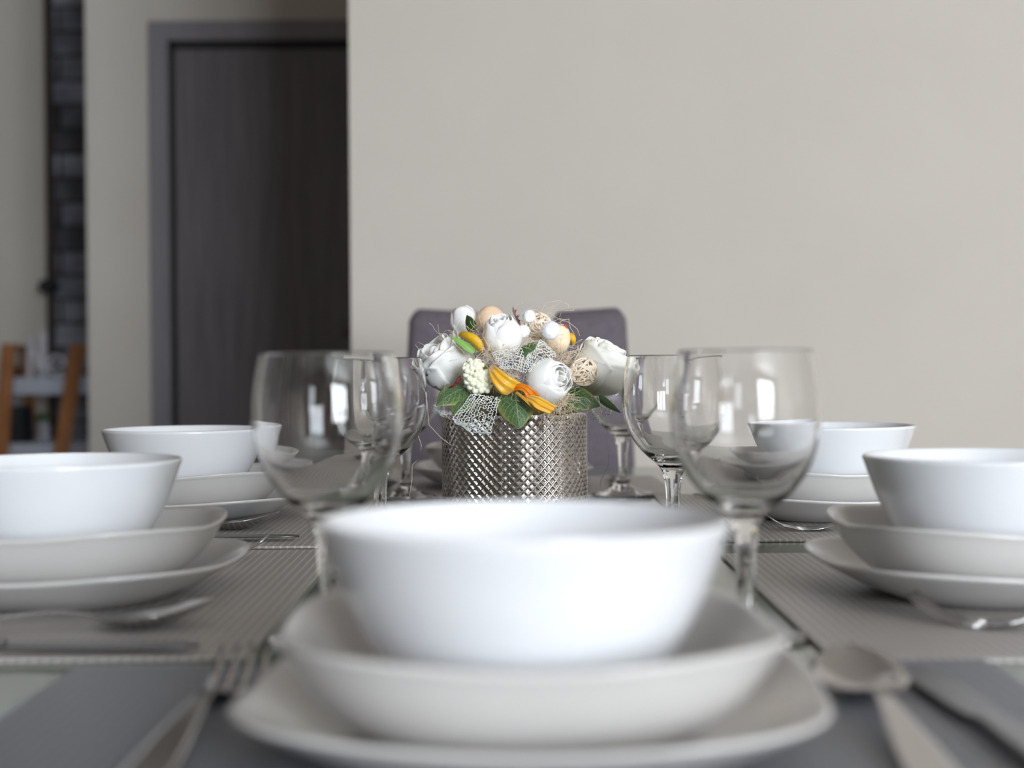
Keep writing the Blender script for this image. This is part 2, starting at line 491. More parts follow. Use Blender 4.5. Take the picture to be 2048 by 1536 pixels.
def knife_me():
    b = MB()
    # handle: thick rounded bar; blade: thin curved edge
    st = [(-.205, .004, .0042, 0), (-.202, .0080, .0048, 0), (-.190, .0092, .0052, 0), (-.150, .0078, .0052, 0), (-.105, .0062, .0050, 0), (-.098, .0058, .0046, 0)]
    v, f = loft(smooth_profile(st, 3), 9, .0042); b.add(v, f)
    st = [(-.100, .0052, .0034, 0), (-.092, .0078, .0032, 0), (-.070, .0095, .0032, 0), (-.035, .0100, .0032, 0), (-.012, .0082, .0032, 0), (-.003, .0045, .0032, 0), (0, .0010, .0032, 0)]
    v, f = loft(smooth_profile(st, 4), 7, .0016); b.add(v, f)
    return mesh(b.v, b.f)
CUT = {'spoon': spoon_me(), 'fork': fork_me(), 'knife': knife_me()}
CUT = {'spoon': split_me(CUT['spoon'], lambda c: 'handle' if c.x < -.060 else 'spoon_bowl'),
       'fork': split_me(CUT['fork'], lambda c: 'handle' if c.x < -.060 else 'tines'),
       'knife': split_me(CUT['knife'], lambda c: 'handle' if c.x < -.0985 else 'blade')}
for k_, ms in CUT.items():
    for me in ms.values(): me.materials.append(M['steel_dark' if k_ == 'knife' else 'steel'])
def cutlery(kind, x, y, ang, label, tilt=0, z=0.0, s=1):
    """(x, y) is the tip; ang the direction it points, degrees from +X"""
    o = empty('table_' + kind)
    for k_, me in CUT[kind].items():
        c_ = bpy.data.objects.new(k_, me); C.objects.link(c_); c_.parent = o
    o.location = (x, y, MT + .0006 + z)
    o.rotation_euler = (0, -math.radians(tilt), math.radians(ang)); o.scale = (s, s, s)
    return tag(o, label, kind, 'polished steel ' + kind + ('s' if kind != 'knife' else '') if kind != 'knife' else 'polished steel knives')
cutlery('fork', -.122, .690, 89, 'steel fork left of the foreground plates, tines pointing away from the viewer')
cutlery('spoon', .149, .680, 87, 'steel spoon right of the foreground plates, beside a knife')
cutlery('knife', .181, .682, 91, 'steel table knife right of the foreground plates, outermost piece there')
cutlery('spoon', -.164, .830, 12, 'steel spoon in front of the nearest left-hand plates')
cutlery('knife', -.156, .752, -2, 'steel table knife closest to the viewer in front of the nearest left-hand plates')
cutlery('fork', -.180, 1.120, 4, 'steel fork whose tines show behind the nearest left-hand dinner plate', z=.002)
cutlery('spoon', -.204, 1.325, 8, 'steel spoon in front of the far left plates')
cutlery('knife', -.174, 1.236, -1, 'steel table knife lying in front of the far left plates')
cutlery('fork', .217, .828, 152, 'steel fork in front of the nearest right-hand plates, its curved tines raised')
cutlery('knife', .232, 1.150, 118, 'steel table knife behind the nearest right-hand plates')
cutlery('fork', .212, 1.285, 178, 'steel fork in front of the far right plates')
cutlery('knife', .192, 1.612, 182, 'steel table knife behind the far right plates')
cutlery('fork', .120, 1.690, -92, 'steel fork behind the far right wine glass, at the far head of the table')
cutlery('spoon', -.150, 1.700, -88, 'steel spoon behind the far left wine glass, at the far head of the table')

# ------------------------------------------------------------------ wine glasses
def wine_glass_me():
    outer = [(0, .0), (.0320, .0), (.0328, .0006), (.0326, .0014)] + smooth_profile([(.0315, .0021), (.0240, .0040), (.0150, .0066), (.0090, .0105), (.0062, .0165), (.0052, .026), (.0054, .040),
             (.0064, .052), (.0088, .0610), (.0135, .0670), (.0205, .0728), (.0285, .0815), (.0345, .0925), (.0380, .1050), (.0390, .1170), (.0384, .1300), (.0366, .1410), (.0347, .1496)], 5)
    rim = [(.0346, .1500), (.0341, .1502), (.0336, .1500)]
    inner = smooth_profile([(.0334, .1494), (.0353, .1408), (.0371, .1298), (.0377, .1170), (.0367, .1055), (.0332, .0935), (.0272, .0832), (.0195, .0752), (.0100, .0712), (.0, .0704)], 6)
    def facet(th, r, z):
        if .018 < z < .072 and r < .022:
            k = min(1, (z - .018) / .01) * min(1, (.072 - z) / .008)
            a = (th % (PI / 4)) - PI / 8
            return r * (1 + k * (math.cos(PI / 8) / math.cos(a) - 1) * .9)
        return r
    return lathe(outer + rim + inner, 96, facet)
wg_me = wine_glass_me()
wg_parts = split_me(wg_me, lambda c: 'foot' if c.z < .0125 else ('stem' if c.z < .0640 else 'glass_bowl'))
for me in wg_parts.values(): me.materials.append(M['glass'])
for x, y, l, a in ((-.0960, .790, 'large blurred wine glass in the left foreground', .1), (.1212, .790, 'large blurred wine glass in the right foreground', .3),
                (-.1085, 1.245, 'clear wine glass left of the silver vase, directly behind the left foreground glass', .2), (.1240, 1.175, 'clear wine glass right of the silver vase, behind the right foreground glass', 0),
                (-.1150, 1.640, 'wine glass farthest on the left, behind the flowers and left of the vase', .35), (.1196, 1.652, 'wine glass farthest on the right, behind the flowers in front of the chair', .15)):
    z = MT if (y > 1.6 or y < .72) else T + .0004
    o = empty('wine_glass')
    for k_, me in wg_parts.items():
        c_ = bpy.data.objects.new(k_, me); C.objects.link(c_); c_.parent = o
    o.location = (x, y, z); o.rotation_euler = (0, 0, a)
    tag(o, l, 'wine glass', 'stemmed wine glasses')

# ------------------------------------------------------------------ vase
VX, VY, VR, VH = .0018, 1.300, .0622, .1020
def vase_me():
    nd, sub = 54, 10          # diamonds round, samples per diamond
    n = nd * sub
    pitch = 2 * PI * VR / nd * 1.02
    rows = int(VH / pitch * sub)
    v, f = [], []
    def ht(u, w):
        a, b_ = (u + w), (u - w)
        a, b_ = a % 1.0, b_ % 1.0
        da, db = min(a, 1 - a), min(b_, 1 - b_)
        e = min(da, db)               # 0 on the ridges, .5 in the cell centre
        if e < .07: return 1.0
        if e < .23: return 1 - (e - .07) / .16
        return 0.0
    for j in range(rows + 1):
        z = VH * j / rows
        edge = min(1, z / .004, (VH - z) / .003)
        for k in range(n):
            u, w_ = k / sub, j / sub
            r = VR - .0011 + .0011 * ht(u, w_) * edge
            th = 2 * PI * k / n
            v.append((r * math.cos(th), r * math.sin(th), z))
    for j in range(rows):
        for k in range(n):
            f.append((j * n + k, j * n + (k + 1) % n, (j + 1) * n + (k + 1) % n, (j + 1) * n + k))
    # base, rim and inside wall
    base = len(v)
    for (r, z) in ((VR - .0045, VH + .0006), (VR - .006, VH - .001), (VR - .006, .003)):
        for k in range(n):
            th = 2 * PI * k / n; v.append((r * math.cos(th), r * math.sin(th), z))
    prev = rows * n
    for q in range(3):
        for k in range(n):
            f.append((prev + k, prev + (k + 1) % n, base + q * n + (k + 1) % n, base + q * n + k))
        prev = base + q * n
    f.append(tuple(prev + k for k in range(n))); f.append(tuple(range(n))[::-1])
    return mesh(v, f)
vase = link('flower_vase', vase_me(), M['silver'], smooth=False)
vase.location = (VX, VY, T + .0004)
tag(vase, 'silver cylindrical vase embossed with a diamond lattice, holding the flowers', 'vase')
M['foam'] = noise_mat('dried_moss', (88, 84, 58), (128, 112, 78), scale=90, rough=.95, bump=.8)
bmf = MB()
nl = 20
vv, ff = [], []
for j in range(nl + 1):
    a = PI * j / nl
    for k in range(40):
        th = 2 * PI * k / 40
        r = .0535 * math.sin(a); z = .030 * math.cos(a) if a < PI / 2 else .022 * math.cos(a)
        n_ = noise.noise(Vector((math.cos(th) * 3, math.sin(th) * 3, z * 90))) * .003
        vv.append(((r + n_ * math.sin(a)) * math.cos(th), (r + n_ * math.sin(a)) * math.sin(th), z))
for j in range(nl):
    for k in range(40): ff.append((j * 40 + k, (j + 1) * 40 + k, (j + 1) * 40 + (k + 1) % 40, j * 40 + (k + 1) % 40))
foam = link('moss_filling', recalc(mesh(vv, ff)), M['foam']); foam.location = (VX, VY, T + VH - .004)
tag(foam, 'brown moss filling heaped in the mouth of the silver vase under the flowers', 'moss')

# ------------------------------------------------------------------ flowers
def petal_mat(name, c1, c2):
    m = mat(name, c1, .55, spec=.3, Subsurface_Weight=.2, Subsurface_Scale=.003)
    nt, N, L, b = nodes(m); b.inputs['Subsurface Radius'].default_value = (1, 1, 1)
    lw = N.new('ShaderNodeTexCoord'); sp = N.new('ShaderNodeSeparateXYZ'); cr = N.new('ShaderNodeValToRGB')
    L.new(lw.outputs['UV'], sp.inputs[0]); L.new(sp.outputs['Y'], cr.inputs[0])
    cr.color_ramp.elements[0].color = lin(c2); cr.color_ramp.elements[1].color = lin(c1); cr.color_ramp.elements[1].position = .55
    L.new(cr.outputs[0], b.inputs['Base Color'])
    return m
M['petal'] = petal_mat('white_silk_petal', (254, 252, 248), (246, 244, 230))
M['petal_cream'] = petal_mat('cream_silk_petal', (254, 252, 244), (236, 236, 212))

def petal(th0, w, r0, H, z0, bulge, curl, ruffle, nu=15, nv=12, seed=0, twist=0.0, top=.22):
    """one cupped petal wrapped about the flower axis"""
    v, uv = [], []
    for j in range(nv + 1):
        t = j / nv
        for i in range(nu + 1):
            u = -1 + 2 * i / nu
            hh = H * (1 - top * u * u)
            z = z0 + hh * t
            rr = r0 * (.30 + .95 * math.sin(PI * min(1, .5 * t / .55)) ** .8 * .78 if t < .55 else 1.04 - bulge * ((t - .55) / .45) ** 2)
            rr += curl * max(0, (t - .78) / .22) ** 2
            rr += ruffle * math.sin(u * 7 + seed * 2.1) * max(0, (t - .5) / .5) ** 1.5 + .0006 * noise.noise(Vector((u * 2 + seed, t * 3, seed * 1.7))) * 2
            ang = th0 + w * u + twist * t
            rr *= 1 + .035 * u
            v.append((rr * math.cos(ang), rr * math.sin(ang), z + ruffle * .6 * math.sin(u * 5 + seed)))
            uv.append((i / nu, t))
    f = [(j * (nu + 1) + i, j * (nu + 1) + i + 1, (j + 1) * (nu + 1) + i + 1, (j + 1) * (nu + 1) + i) for j in range(nv) for i in range(nu)]
    me = mesh(v, f)
    ul = me.uv_layers.new(name='UVMap')
    for p in me.polygons:
        for li, vi in zip(p.loop_indices, p.vertices): ul.data[li].uv = uv[vi]
    return me

def rose(loc, axis, R0, H, label, spec, m, roll=0.0, name='white_rose'):
    """spec: list of (radius fraction, n petals, half width rad, height fraction, bulge, curl, ruffle)"""
    ax = Vector(axis).normalized()
    q = Vector((0, 0, 1)).rotation_difference(ax)
    root = empty(name, loc, label=label, cat='flower', group='white fabric roses in the vase')
    root.rotation_euler = (q.to_matrix() @ Matrix.Rotation(roll, 3, 'Z')).to_euler()
    sd = R.random() * 10
    for li, (rf, n, w_, hf, bg, cu, ru) in enumerate(spec):
        for k in range(n):
            me = petal(2 * PI * k / n + li * 1.1, w_, R0 * rf * (1 + .02 * k), H * hf * (1 - .03 * (k % 2)), -H * .5 + H * .04 * li * 0, bg, cu * R0, ru * R0, seed=sd + li * 3 + k, twist=.12)
            o = link('petal', me, m, root)
            s = o.modifiers.new('t', 'SOLIDIFY'); s.thickness = .0004
    return root
BUD = [(1.0, 3, 1.35, .96, .30, 0, .010), (.88, 3, 1.25, .99, .34, 0, .012), (.74, 3, 1.2, 1.0, .32, 0, .015), (.58, 3, 1.2, 1.0, .28, 0, .02), (.40, 3, 1.2, .99, .22, 0, .02), (.22, 2, 1.7, .97, .1, 0, .02)]
OPEN = [(1.0, 4, 1.1, .88, .02, .10, .035), (.90, 4, 1.0, .94, .06, .06, .04), (.78, 4, 1.0, .98, .10, .03, .04), (.64, 4, .95, 1.0, .12, 0, .045), (.50, 3, 1.1, .98, .12, 0, .045), (.36, 3, 1.1, .95, .1, 0, .04), (.20, 2, 1.6, .92, .1, 0, .04)]
S = 1.30 / F
rose(at(930, 644, 1.345), (-.25, .15, 1), 27 * S, 66 * S, 'small white rose bud at the top left back of the bouquet', BUD, M['petal'], .4)
rose(at(893, 728, 1.285), (-.60, -.30, .80), 50 * S, 104 * S, 'largest white ruffled rose at the far left of the bouquet', OPEN, M['petal'], .2)
rose(at(1005, 675, 1.262), (-.10, -.38, 1), 36 * S, 86 * S, 'upright white rose in the centre of the bouquet beside the wooden egg', BUD, M['petal'], 1.2)
rose(at(1096, 762, 1.240), (.62, -.62, .18), 42 * S, 82 * S, 'low white rose facing forward above the yellow ribbon', BUD, M['petal'], .9)
rose(at(1203, 737, 1.295), (.55, -.22, .86), 52 * S, 106 * S, 'large white ruffled rose at the far right of the bouquet', OPEN, M['petal_cream'], .6)

# wooden eggs
def egg(loc, axis, a, b_, label, m, seed):
    v, f = [], []
    n1, n2 = 24, 32
    for j in range(n1 + 1):
        t = PI * j / n1
        for k in range(n2):
            th = 2 * PI * k / n2
            r = a * math.sin(t) * (1 - .10 * math.cos(t)); z = b_ * math.cos(t)
            v.append((r * math.cos(th), r * math.sin(th), z))
    for j in range(n1):
        for k in range(n2): f.append((j * n2 + k, (j + 1) * n2 + k, (j + 1) * n2 + (k + 1) % n2, j * n2 + (k + 1) % n2))
    o = link('wooden_egg', recalc(mesh(v, f)), m)
    o.location = loc; o.rotation_euler = Vector((0, 0, 1)).rotation_difference(Vector(axis)).to_euler()
    return tag(o, label, 'wooden egg', 'wooden eggs in the bouquet')
M['egg1'] = noise_mat('peach_wood', (240, 206, 172), (250, 220, 190), scale=60, stretch=(1, 1, 4), rough=.6)
M['egg2'] = noise_mat('cream_wood', (248, 224, 190), (252, 232, 202), scale=60, stretch=(1, 1, 4), rough=.6)
egg(at(983, 640, 1.335), (-.3, 0, 1), 30 * S, 30 * S, 'peach coloured wooden egg at the top of the bouquet', M['egg1'], 1)
egg(at(1118, 678, 1.290), (.3, -.2, 1), 24 * S, 31 * S, 'cream wooden egg behind the fluffy ball on the right of the bouquet', M['egg2'], 2)

# rattan balls
M['rattan'] = noise_mat('pale_rattan', (250, 228, 202), (255, 242, 224), scale=200, rough=.7)
def rattan(loc, r, label, seed):
    rr = random.Random(seed)
    b = MB()
    for i in range(26):
        ax = Vector((rr.gauss(0, 1), rr.gauss(0, 1), rr.gauss(0, 1))).normalized()
        u = ax.orthogonal().normalized(); w_ = ax.cross(u)
        off = rr.uniform(-.45, .45); ph = rr.uniform(0, 6); rad = r * rr.uniform(.88, .99)
        pts = []
        for k in range(36):
            t = 2 * PI * k / 36
            h = off + .16 * math.sin(2 * t + ph) + .06 * math.sin(5 * t)
            p = (u * math.cos(t) + w_ * math.sin(t)) * math.sqrt(max(.05, 1 - h * h)) + ax * h
            pts.append(p.normalized() * rad)
        b.tube(pts, r * .055, 6, closed=True)
    o = b.obj('rattan_ball', M['rattan'], smooth=True); o.location = loc
    return tag(o, label, 'rattan ball', 'rattan balls in the bouquet')
rattan(at(1077, 652, 1.325), 29 * S, 'pale rattan ball at the top back of the bouquet', 4)
rattan(at(1168, 744, 1.243), 27 * S, 'pale rattan ball at the front right of the bouquet', 9)

# fluffy balls
M['fluff'] = mat('white_fluff', (250, 250, 252), .95, spec=.1)
def pompom(loc, r, label, seed):
    rr = random.Random(seed); v, f = [], []
    bmx = bmesh.new(); bmesh.ops.create_icosphere(bmx, subdivisions=4, radius=r * .90)
    for q in bmx.verts:
        q.co *= 1 + .07 * noise.noise(q.co / r * 3.5 + Vector((seed, 0, 0))) + .03 * noise.noise(q.co / r * 12)
    me = bpy.data.meshes.new('m'); bmx.to_mesh(me); bmx.free()
    v = [tuple(q.co) for q in me.vertices]; f = [tuple(p.vertices) for p in me.polygons]
    for i in range(900):
        d_ = Vector((rr.gauss(0, 1), rr.gauss(0, 1), rr.gauss(0, 1))).normalized()
        s_ = d_.orthogonal().normalized() * r * .006
        e = (d_ + Vector((rr.gauss(0, .12), rr.gauss(0, .12), rr.gauss(0, .12)))) * r * rr.uniform(.98, 1.12)
        n_ = len(v); p0 = d_ * r * .85
        v += [tuple(p0 - s_), tuple(p0 + s_), tuple(e)]; f.append((n_, n_ + 1, n_ + 2))
    o = link('fluffy_ball', mesh(v, f), M['fluff']); o.location = loc
    return tag(o, label, 'fluffy ball', 'white fluffy balls in the bouquet')
pompom(at(1060, 633, 1.275), 14 * S, 'small white fluffy ball highest in the bouquet, beside the rattan ball', 1)
pompom(at(1048, 663, 1.270), 14.5 * S, 'small white fluffy ball just right of the central rose', 2)
pompom(at(1103, 661, 1.255), 20 * S, 'largest white fluffy ball in front of the cream egg', 3)

# berries
M['berry'] = mat('cream_berry', (250, 250, 226), .35, Subsurface_Weight=.2, Subsurface_Scale=.002)
M['stem_green'] = mat('green_stem', (62, 92, 62), .6)
bc = at(950, 753, 1.238)
br = empty('berry_sprig', bc, label='cluster of small cream berries in front of the far left rose', cat='berries')
core = MB()
cz = [(-20, 26), (-4, 8), (10, -8), (24, -28)]
core.tube([Vector((x * S, .006, z * S)) for x, z in cz], .0030, 8); core.obj('stem', M['stem_green'], br, smooth=True)
bme = bpy.data.meshes.new('berry'); bmx = bmesh.new(); bmesh.ops.create_uvsphere(bmx, u_segments=16, v_segments=10, radius=1)
bmx.to_mesh(bme); bmx.free(); bme.materials.append(M['berry']); bme.polygons.foreach_set('use_smooth', [True] * len(bme.polygons))
rr = random.Random(3); placed = []
tries = 0
while len(placed) < 82 and tries < 20000:
    tries += 1
    x, z, y = rr.uniform(-33, 33), rr.uniform(-33, 33), rr.uniform(-9, 7)
    # outline: slanted lobe from upper left to lower right
    if ((x - 4 + (z) * .25) / 25) ** 2 + ((z) / 32) ** 2 + (y / 12) ** 2 > 1: continue
    if z > 8 and x > 14: continue
    if z < -20 and x > 24: continue
    if y > 0 and ((x / 20) ** 2 + (z / 24) ** 2) < .3: continue
    if any((x - a) ** 2 + (y - b_) ** 2 + (z - c) ** 2 < 42 for a, b_, c in placed): continue
    placed.append((x, y, z))
    o = bpy.data.objects.new('berry', bme); C.objects.link(o); o.parent = br
    r_ = rr.uniform(5.2, 6.4) * S; o.scale = (r_, r_, r_); o.location = (x * S, y * S, z * S)

# leaves
def leaf_mat(name, dark, mid, edge, vein):
    m = mat(name, dark, .5, spec=.4)
    nt, N, L, b = nodes(m)
    tc = N.new('ShaderNodeTexCoord'); sp = N.new('ShaderNodeSeparateXYZ'); L.new(tc.outputs['UV'], sp.inputs[0])
    U = mth(N, L, 'ABSOLUTE', mth(N, L, 'SUBTRACT', sp.outputs['X'], .5))     # 0 midrib .. .5 margin
    V = sp.outputs['Y']
    nz = N.new('ShaderNodeTexNoise'); nz.inputs['Scale'].default_value = 5; nz.inputs['Detail'].default_value = 5; L.new(tc.outputs['UV'], nz.inputs['Vector'])
    edgef = mth(N, L, 'ADD', U, mth(N, L, 'MULTIPLY', nz.outputs['Fac'], .22))
    cr = N.new('ShaderNodeValToRGB'); L.new(edgef, cr.inputs[0])
    e = cr.color_ramp.elements; e[0].position = .12; e[0].color = lin(dark); e[1].position = .60; e[1].color = lin(edge)
    k = e.new(.42); k.color = lin(mid)
    side = mth(N, L, 'SINE', mth(N, L, 'MULTIPLY', mth(N, L, 'SUBTRACT', V, mth(N, L, 'MULTIPLY', U, .9)), 40))
    side = mth(N, L, 'GREATER_THAN', side, .95)
    rib = mth(N, L, 'LESS_THAN', U, .014)
    vo = N.new('ShaderNodeTexVoronoi'); vo.feature = 'DISTANCE_TO_EDGE'; vo.inputs['Scale'].default_value = 11; L.new(tc.outputs['UV'], vo.inputs['Vector'])
    net = mth(N, L, 'MULTIPLY', mth(N, L, 'LESS_THAN', vo.outputs['Distance'], .035), .5)
    fac = mth(N, L, 'MINIMUM', mth(N, L, 'ADD', mth(N, L, 'ADD', side, rib), net), .85)
    mx = N.new('ShaderNodeMix'); mx.data_type = 'RGBA'; L.new(fac, mx.inputs['Factor']); L.new(cr.outputs[0], mx.inputs['A']); mx.inputs['B'].default_value = lin(vein)
    L.new(mx.outputs['Result'], b.inputs['Base Color'])
    return m
M['leaf'] = leaf_mat('veined_green_leaf', (62, 92, 58), (72, 98, 56), (148, 150, 76), (138, 160, 112))
M['leaf_dark'] = mat('dark_green_leaf', (58, 88, 40), .55)
M['leaf_light'] = mat('light_green_leaf', (128, 172, 84), .5)
M['yellow'] = noise_mat('yellow_lemon_peel', (214, 160, 22), (236, 190, 44), scale=60, rough=.45)
def leaf(base, tip, width, normal, m, label, bend=.1, name='green_leaf', cat='leaf', group='green leaves in the bouquet', thick=.0004, shape='oval', pt=.55):
    base, tip = Vector(base), Vector(tip)
    ax = tip - base; Ln = ax.length; ax.normalize()
    nrm = Vector(normal); nrm = (nrm - ax * nrm.dot(ax)).normalized()
    sd = nrm.cross(ax)
    nu, nv = 14, 22
    v, uv = [], []
    for j in range(nv + 1):
        t = j / nv
        wd = width * (math.sin(PI * t ** pt) ** .75 if 0 < t < 1 else 0) + .0001
        if t > .7: wd *= 1 - .25 * ((t - .7) / .3)
        for i in range(nu + 1):
            u = -1 + 2 * i / nu
            serr = 1 + (.03 * math.sin(t * 70) if abs(u) == 1 and shape == 'oval' else 0)
            p = ax * (Ln * t) + sd * (wd * u * serr) + nrm * (bend * Ln * (math.sin(PI * t) * .8) - abs(u) ** 1.6 * wd * .30 + .03 * wd * math.sin(t * 20) * abs(u))
            v.append(p); uv.append((.5 + u * .5, t))
    f = [(j * (nu + 1) + i, j * (nu + 1) + i + 1, (j + 1) * (nu + 1) + i + 1, (j + 1) * (nu + 1) + i) for j in range(nv) for i in range(nu)]
    me = mesh(v, f); ul = me.uv_layers.new(name='UVMap')
    for p in me.polygons:
        for li, vi in zip(p.loop_indices, p.vertices): ul.data[li].uv = uv[vi]
    o = link(name, me, m); o.location = base
    s = o.modifiers.new('t', 'SOLIDIFY'); s.thickness = thick
    return tag(o, label, cat, group)
FR = (0, -1, .25)
leaf(at(932, 776, 1.250), at(872, 812, 1.232), 30 * S, (-.3, -1, .5), M['leaf'], 'veined green leaf under the far left rose', .12)
leaf(at(936, 790, 1.245), at(905, 832, 1.228), 22 * S, (-.1, -1, .3), M['leaf'], 'veined green leaf behind the lace at the front left', .10)
leaf(at(1030, 783, 1.236), at(1038, 858, 1.226), 41 * S, (0, -1, .12), M['leaf'], 'veined green leaf hanging in front of the vase below the ribbon', .04, pt=.50)
leaf(at(1132, 790, 1.246), at(1200, 812, 1.244), 25 * S, (.1, -1, .35), M['leaf'], 'veined green leaf under the front right rattan ball', .10)
leaf(at(1196, 792, 1.275), at(1241, 826, 1.270), 7 * S, FR, M['leaf_dark'], 'narrow dark green leaf pointing down at the right of the bouquet', -.06, shape='p')
leaf(at(1150, 778, 1.244), at(1162, 792, 1.236), 6 * S, FR, M['leaf_dark'], 'tiny dark green leaf below the front right rattan ball', .05, shape='p')
leaf(at(950, 664, 1.275), at(936, 631, 1.300), 11 * S, (-.4, -1, .2), M['leaf_dark'], 'dark green leaf standing before the top left rose bud', .1, shape='p')
leaf(at(951, 705, 1.252), at(903, 673, 1.255), 8 * S, (-.2, -1, .6), M['leaf_light'], 'light green leaf beside the yellow lemon peel', .08, shape='p')
leaf(at(1046, 712, 1.262), at(1078, 684, 1.270), 14 * S, FR, M['leaf_dark'], 'dark green leaf deep between the lace and the central rose', .05, shape='p')
leaf(at(992, 765, 1.248), at(968, 728, 1.252), 14 * S, FR, mat('olive_leaf', (120, 118, 50), .6), 'olive green leaf behind the upper end of the yellow ribbon', .05, shape='p')
# lemon peel pieces: fat curled crescents
def peel(pts, w_, label):
    b = MB()
    P = smooth_profile([tuple(p) for p in pts], 6)
    n_ = len(P)
    b.tube([Vector(p) for p in P], lambda t: w_ * (math.sin(PI * min(.97, max(.03, t))) ** .5), 14)
    o = b.obj('lemon_peel', M['yellow'], smooth=True)
    return tag(o, label, 'lemon peel', 'yellow lemon peels in the bouquet')
peel([at(920, 670, 1.262), at(934, 671, 1.256), at(951, 680, 1.252), at(961, 694, 1.254), at(963, 706, 1.262)], 9.5 * S, 'curled piece of yellow lemon peel between the far left rose and the central rose')
peel([at(1138, 668, 1.298), at(1143, 672, 1.296), at(1147, 679, 1.296), at(1147, 690, 1.300)], 7 * S, 'small yellow lemon peel peeping out behind the cream wooden egg')

# satin ribbon
M['satin'] = mat('golden_satin', (236, 178, 44), .32, spec=.6, Sheen_Weight=.4)
M['satin_o'] = mat('orange_satin', (222, 128, 20), .35, spec=.5)
rb = empty('satin_ribbon', at(1045, 780, 1.23), label='golden yellow satin ribbon bow lying across the front of the bouquet', cat='ribbon')
def ribbon(name, rows, m):
    """rows: list of (edge a, edge b) world points"""
    A = smooth_profile([tuple(a) for a, _ in rows], 6); B_ = smooth_profile([tuple(b_) for _, b_ in rows], 6)
    v, f = [], []
    nn = 25
    for a, b_ in zip(A, B_):
        a, b_ = Vector(a), Vector(b_)
        for k in range(nn):
            t = k / (nn - 1)
            p = a.lerp(b_, t); p.y -= .0007 * math.sin(PI * t) + .0006 * math.sin(5 * PI * t)
            v.append(p - rb.location)
    for i in range(len(A) - 1):
        for k in range(nn - 1): f.append((i * nn + k, i * nn + k + 1, (i + 1) * nn + k + 1, (i + 1) * nn + k))
    o = link(name, mesh(v, f), m, rb); s = o.modifiers.new('t', 'SOLIDIFY'); s.thickness = .0004
    return o
ribbon('loop', [(at(984, 730, 1.236), at(978, 738, 1.232)), (at(993, 733, 1.226), at(979, 750, 1.226)), (at(1006, 743, 1.222), at(985, 766, 1.222)), (at(1020, 753, 1.220), at(994, 779, 1.221)), (at(1034, 761, 1.222), at(1004, 788, 1.222)), (at(1047, 769, 1.226), at(1013, 791, 1.228))], M['satin'])
ribbon('loop', [(at(1014, 786, 1.232), at(1018, 790, 1.232)), (at(1030, 768, 1.225), at(1034, 781, 1.222)), (at(1050, 768, 1.222), at(1046, 784, 1.220)), (at(1068, 779, 1.222), at(1052, 796, 1.220)), (at(1080, 792, 1.226), at(1058, 803, 1.224))], M['satin_o'])
ribbon('tail', [(at(1052, 790, 1.222), at(1040, 792, 1.228)), (at(1074, 792, 1.216), at(1060, 806, 1.214)), (at(1092, 800, 1.214), at(1072, 818, 1.212)), (at(1113, 813, 1.213), at(1098, 829, 1.213))], M['satin'])
ribbon('tail', [(at(1034, 782, 1.224), at(1030, 786, 1.224)), (at(1052, 796, 1.218), at(1046, 800, 1.218)), (at(1070, 808, 1.217), at(1062, 815, 1.217)), (at(1086, 820, 1.218), at(1078, 826, 1.218))], M['satin'])

# lace
M['lace'] = mat('white_lace', (255, 252, 248), .8, spec=.2, Subsurface_Weight=.3, Subsurface_Scale=.002)
def lace(corners, cell, label, bulge=.006, seed=1, thick=.00034, rnd=.3, merge=.13):
    """corners: 4 world points (a, b, c, d) of a bilinear patch; a net of thread with small and large holes"""
    a, b_, c, d_ = [Vector(p) for p in corners]
    rr = random.Random(seed)
    W_ = ((b_ - a).length + (c - d_).length) / 2; H_ = ((d_ - a).length + (c - b_).length) / 2
    nx, ny = max(4, int(W_ / cell)), max(4, int(H_ / (cell * .87)))
    nr = (b_ - a).cross(d_ - a).normalized()
    if nr.y > 0: nr = -nr
    def P(u, w_):
        p = a.lerp(b_, u).lerp(d_.lerp(c, u), w_)
        return p + nr * bulge * math.sin(PI * min(1, max(0, u))) * math.sin(PI * min(1, max(0, w_)) ) + nr * .0012 * math.sin(u * 9 + w_ * 4)
    bmx = bmesh.new(); pts = {}
    def vert(i, j):
        if (i, j) not in pts:
            # brick-wall hexagons: i on half cells
            u, w_ = i / (2 * nx), (j + (.33 if (i % 2) else 0)) / ny
            if 0 < i < 2 * nx and 0 < j < ny:
                u += rr.uniform(-rnd, rnd) / (2 * nx); w_ += rr.uniform(-rnd, rnd) / ny
            pts[(i, j)] = bmx.verts.new(P(min(1, u), min(1, w_)))
        return pts[(i, j)]
    for j in range(ny - 1):
        for i in range(nx - 1):
            o_ = 1 if j % 2 else 0
            i0 = 2 * i + o_
            if i0 + 2 > 2 * nx: continue
            try: bmx.faces.new([vert(i0, j), vert(i0 + 1, j), vert(i0 + 2, j), vert(i0 + 2, j + 1), vert(i0 + 1, j + 1), vert(i0, j + 1)])
            except ValueError: pass
    es = [e for e in bmx.edges if len(e.link_faces) == 2 and rr.random() < merge]
    bmesh.ops.dissolve_edges(bmx, edges=es, use_verts=False)
    me = bpy.data.meshes.new('lace'); bmx.to_mesh(me); bmx.free()
    o = link('lace_ribbon', me, M['lace'], smooth=False)
    m_ = o.modifiers.new('w', 'WIREFRAME'); m_.thickness = thick * 2; m_.use_even_offset = False; m_.use_boundary = True
    return tag(o, label, 'lace', 'white lace pieces in the bouquet')
lace([at(903, 838, 1.222), at(944, 786, 1.228), at(1004, 792, 1.228), at(985, 868, 1.218)], .0024, 'folded white lace hanging over the vase rim at the front left', .008, 5)
lace([at(905, 836, 1.224), at(985, 866, 1.219), at(960, 872, 1.226), at(915, 852, 1.228)], .0018, 'narrow lower fold of white lace against the vase', .001, 8)
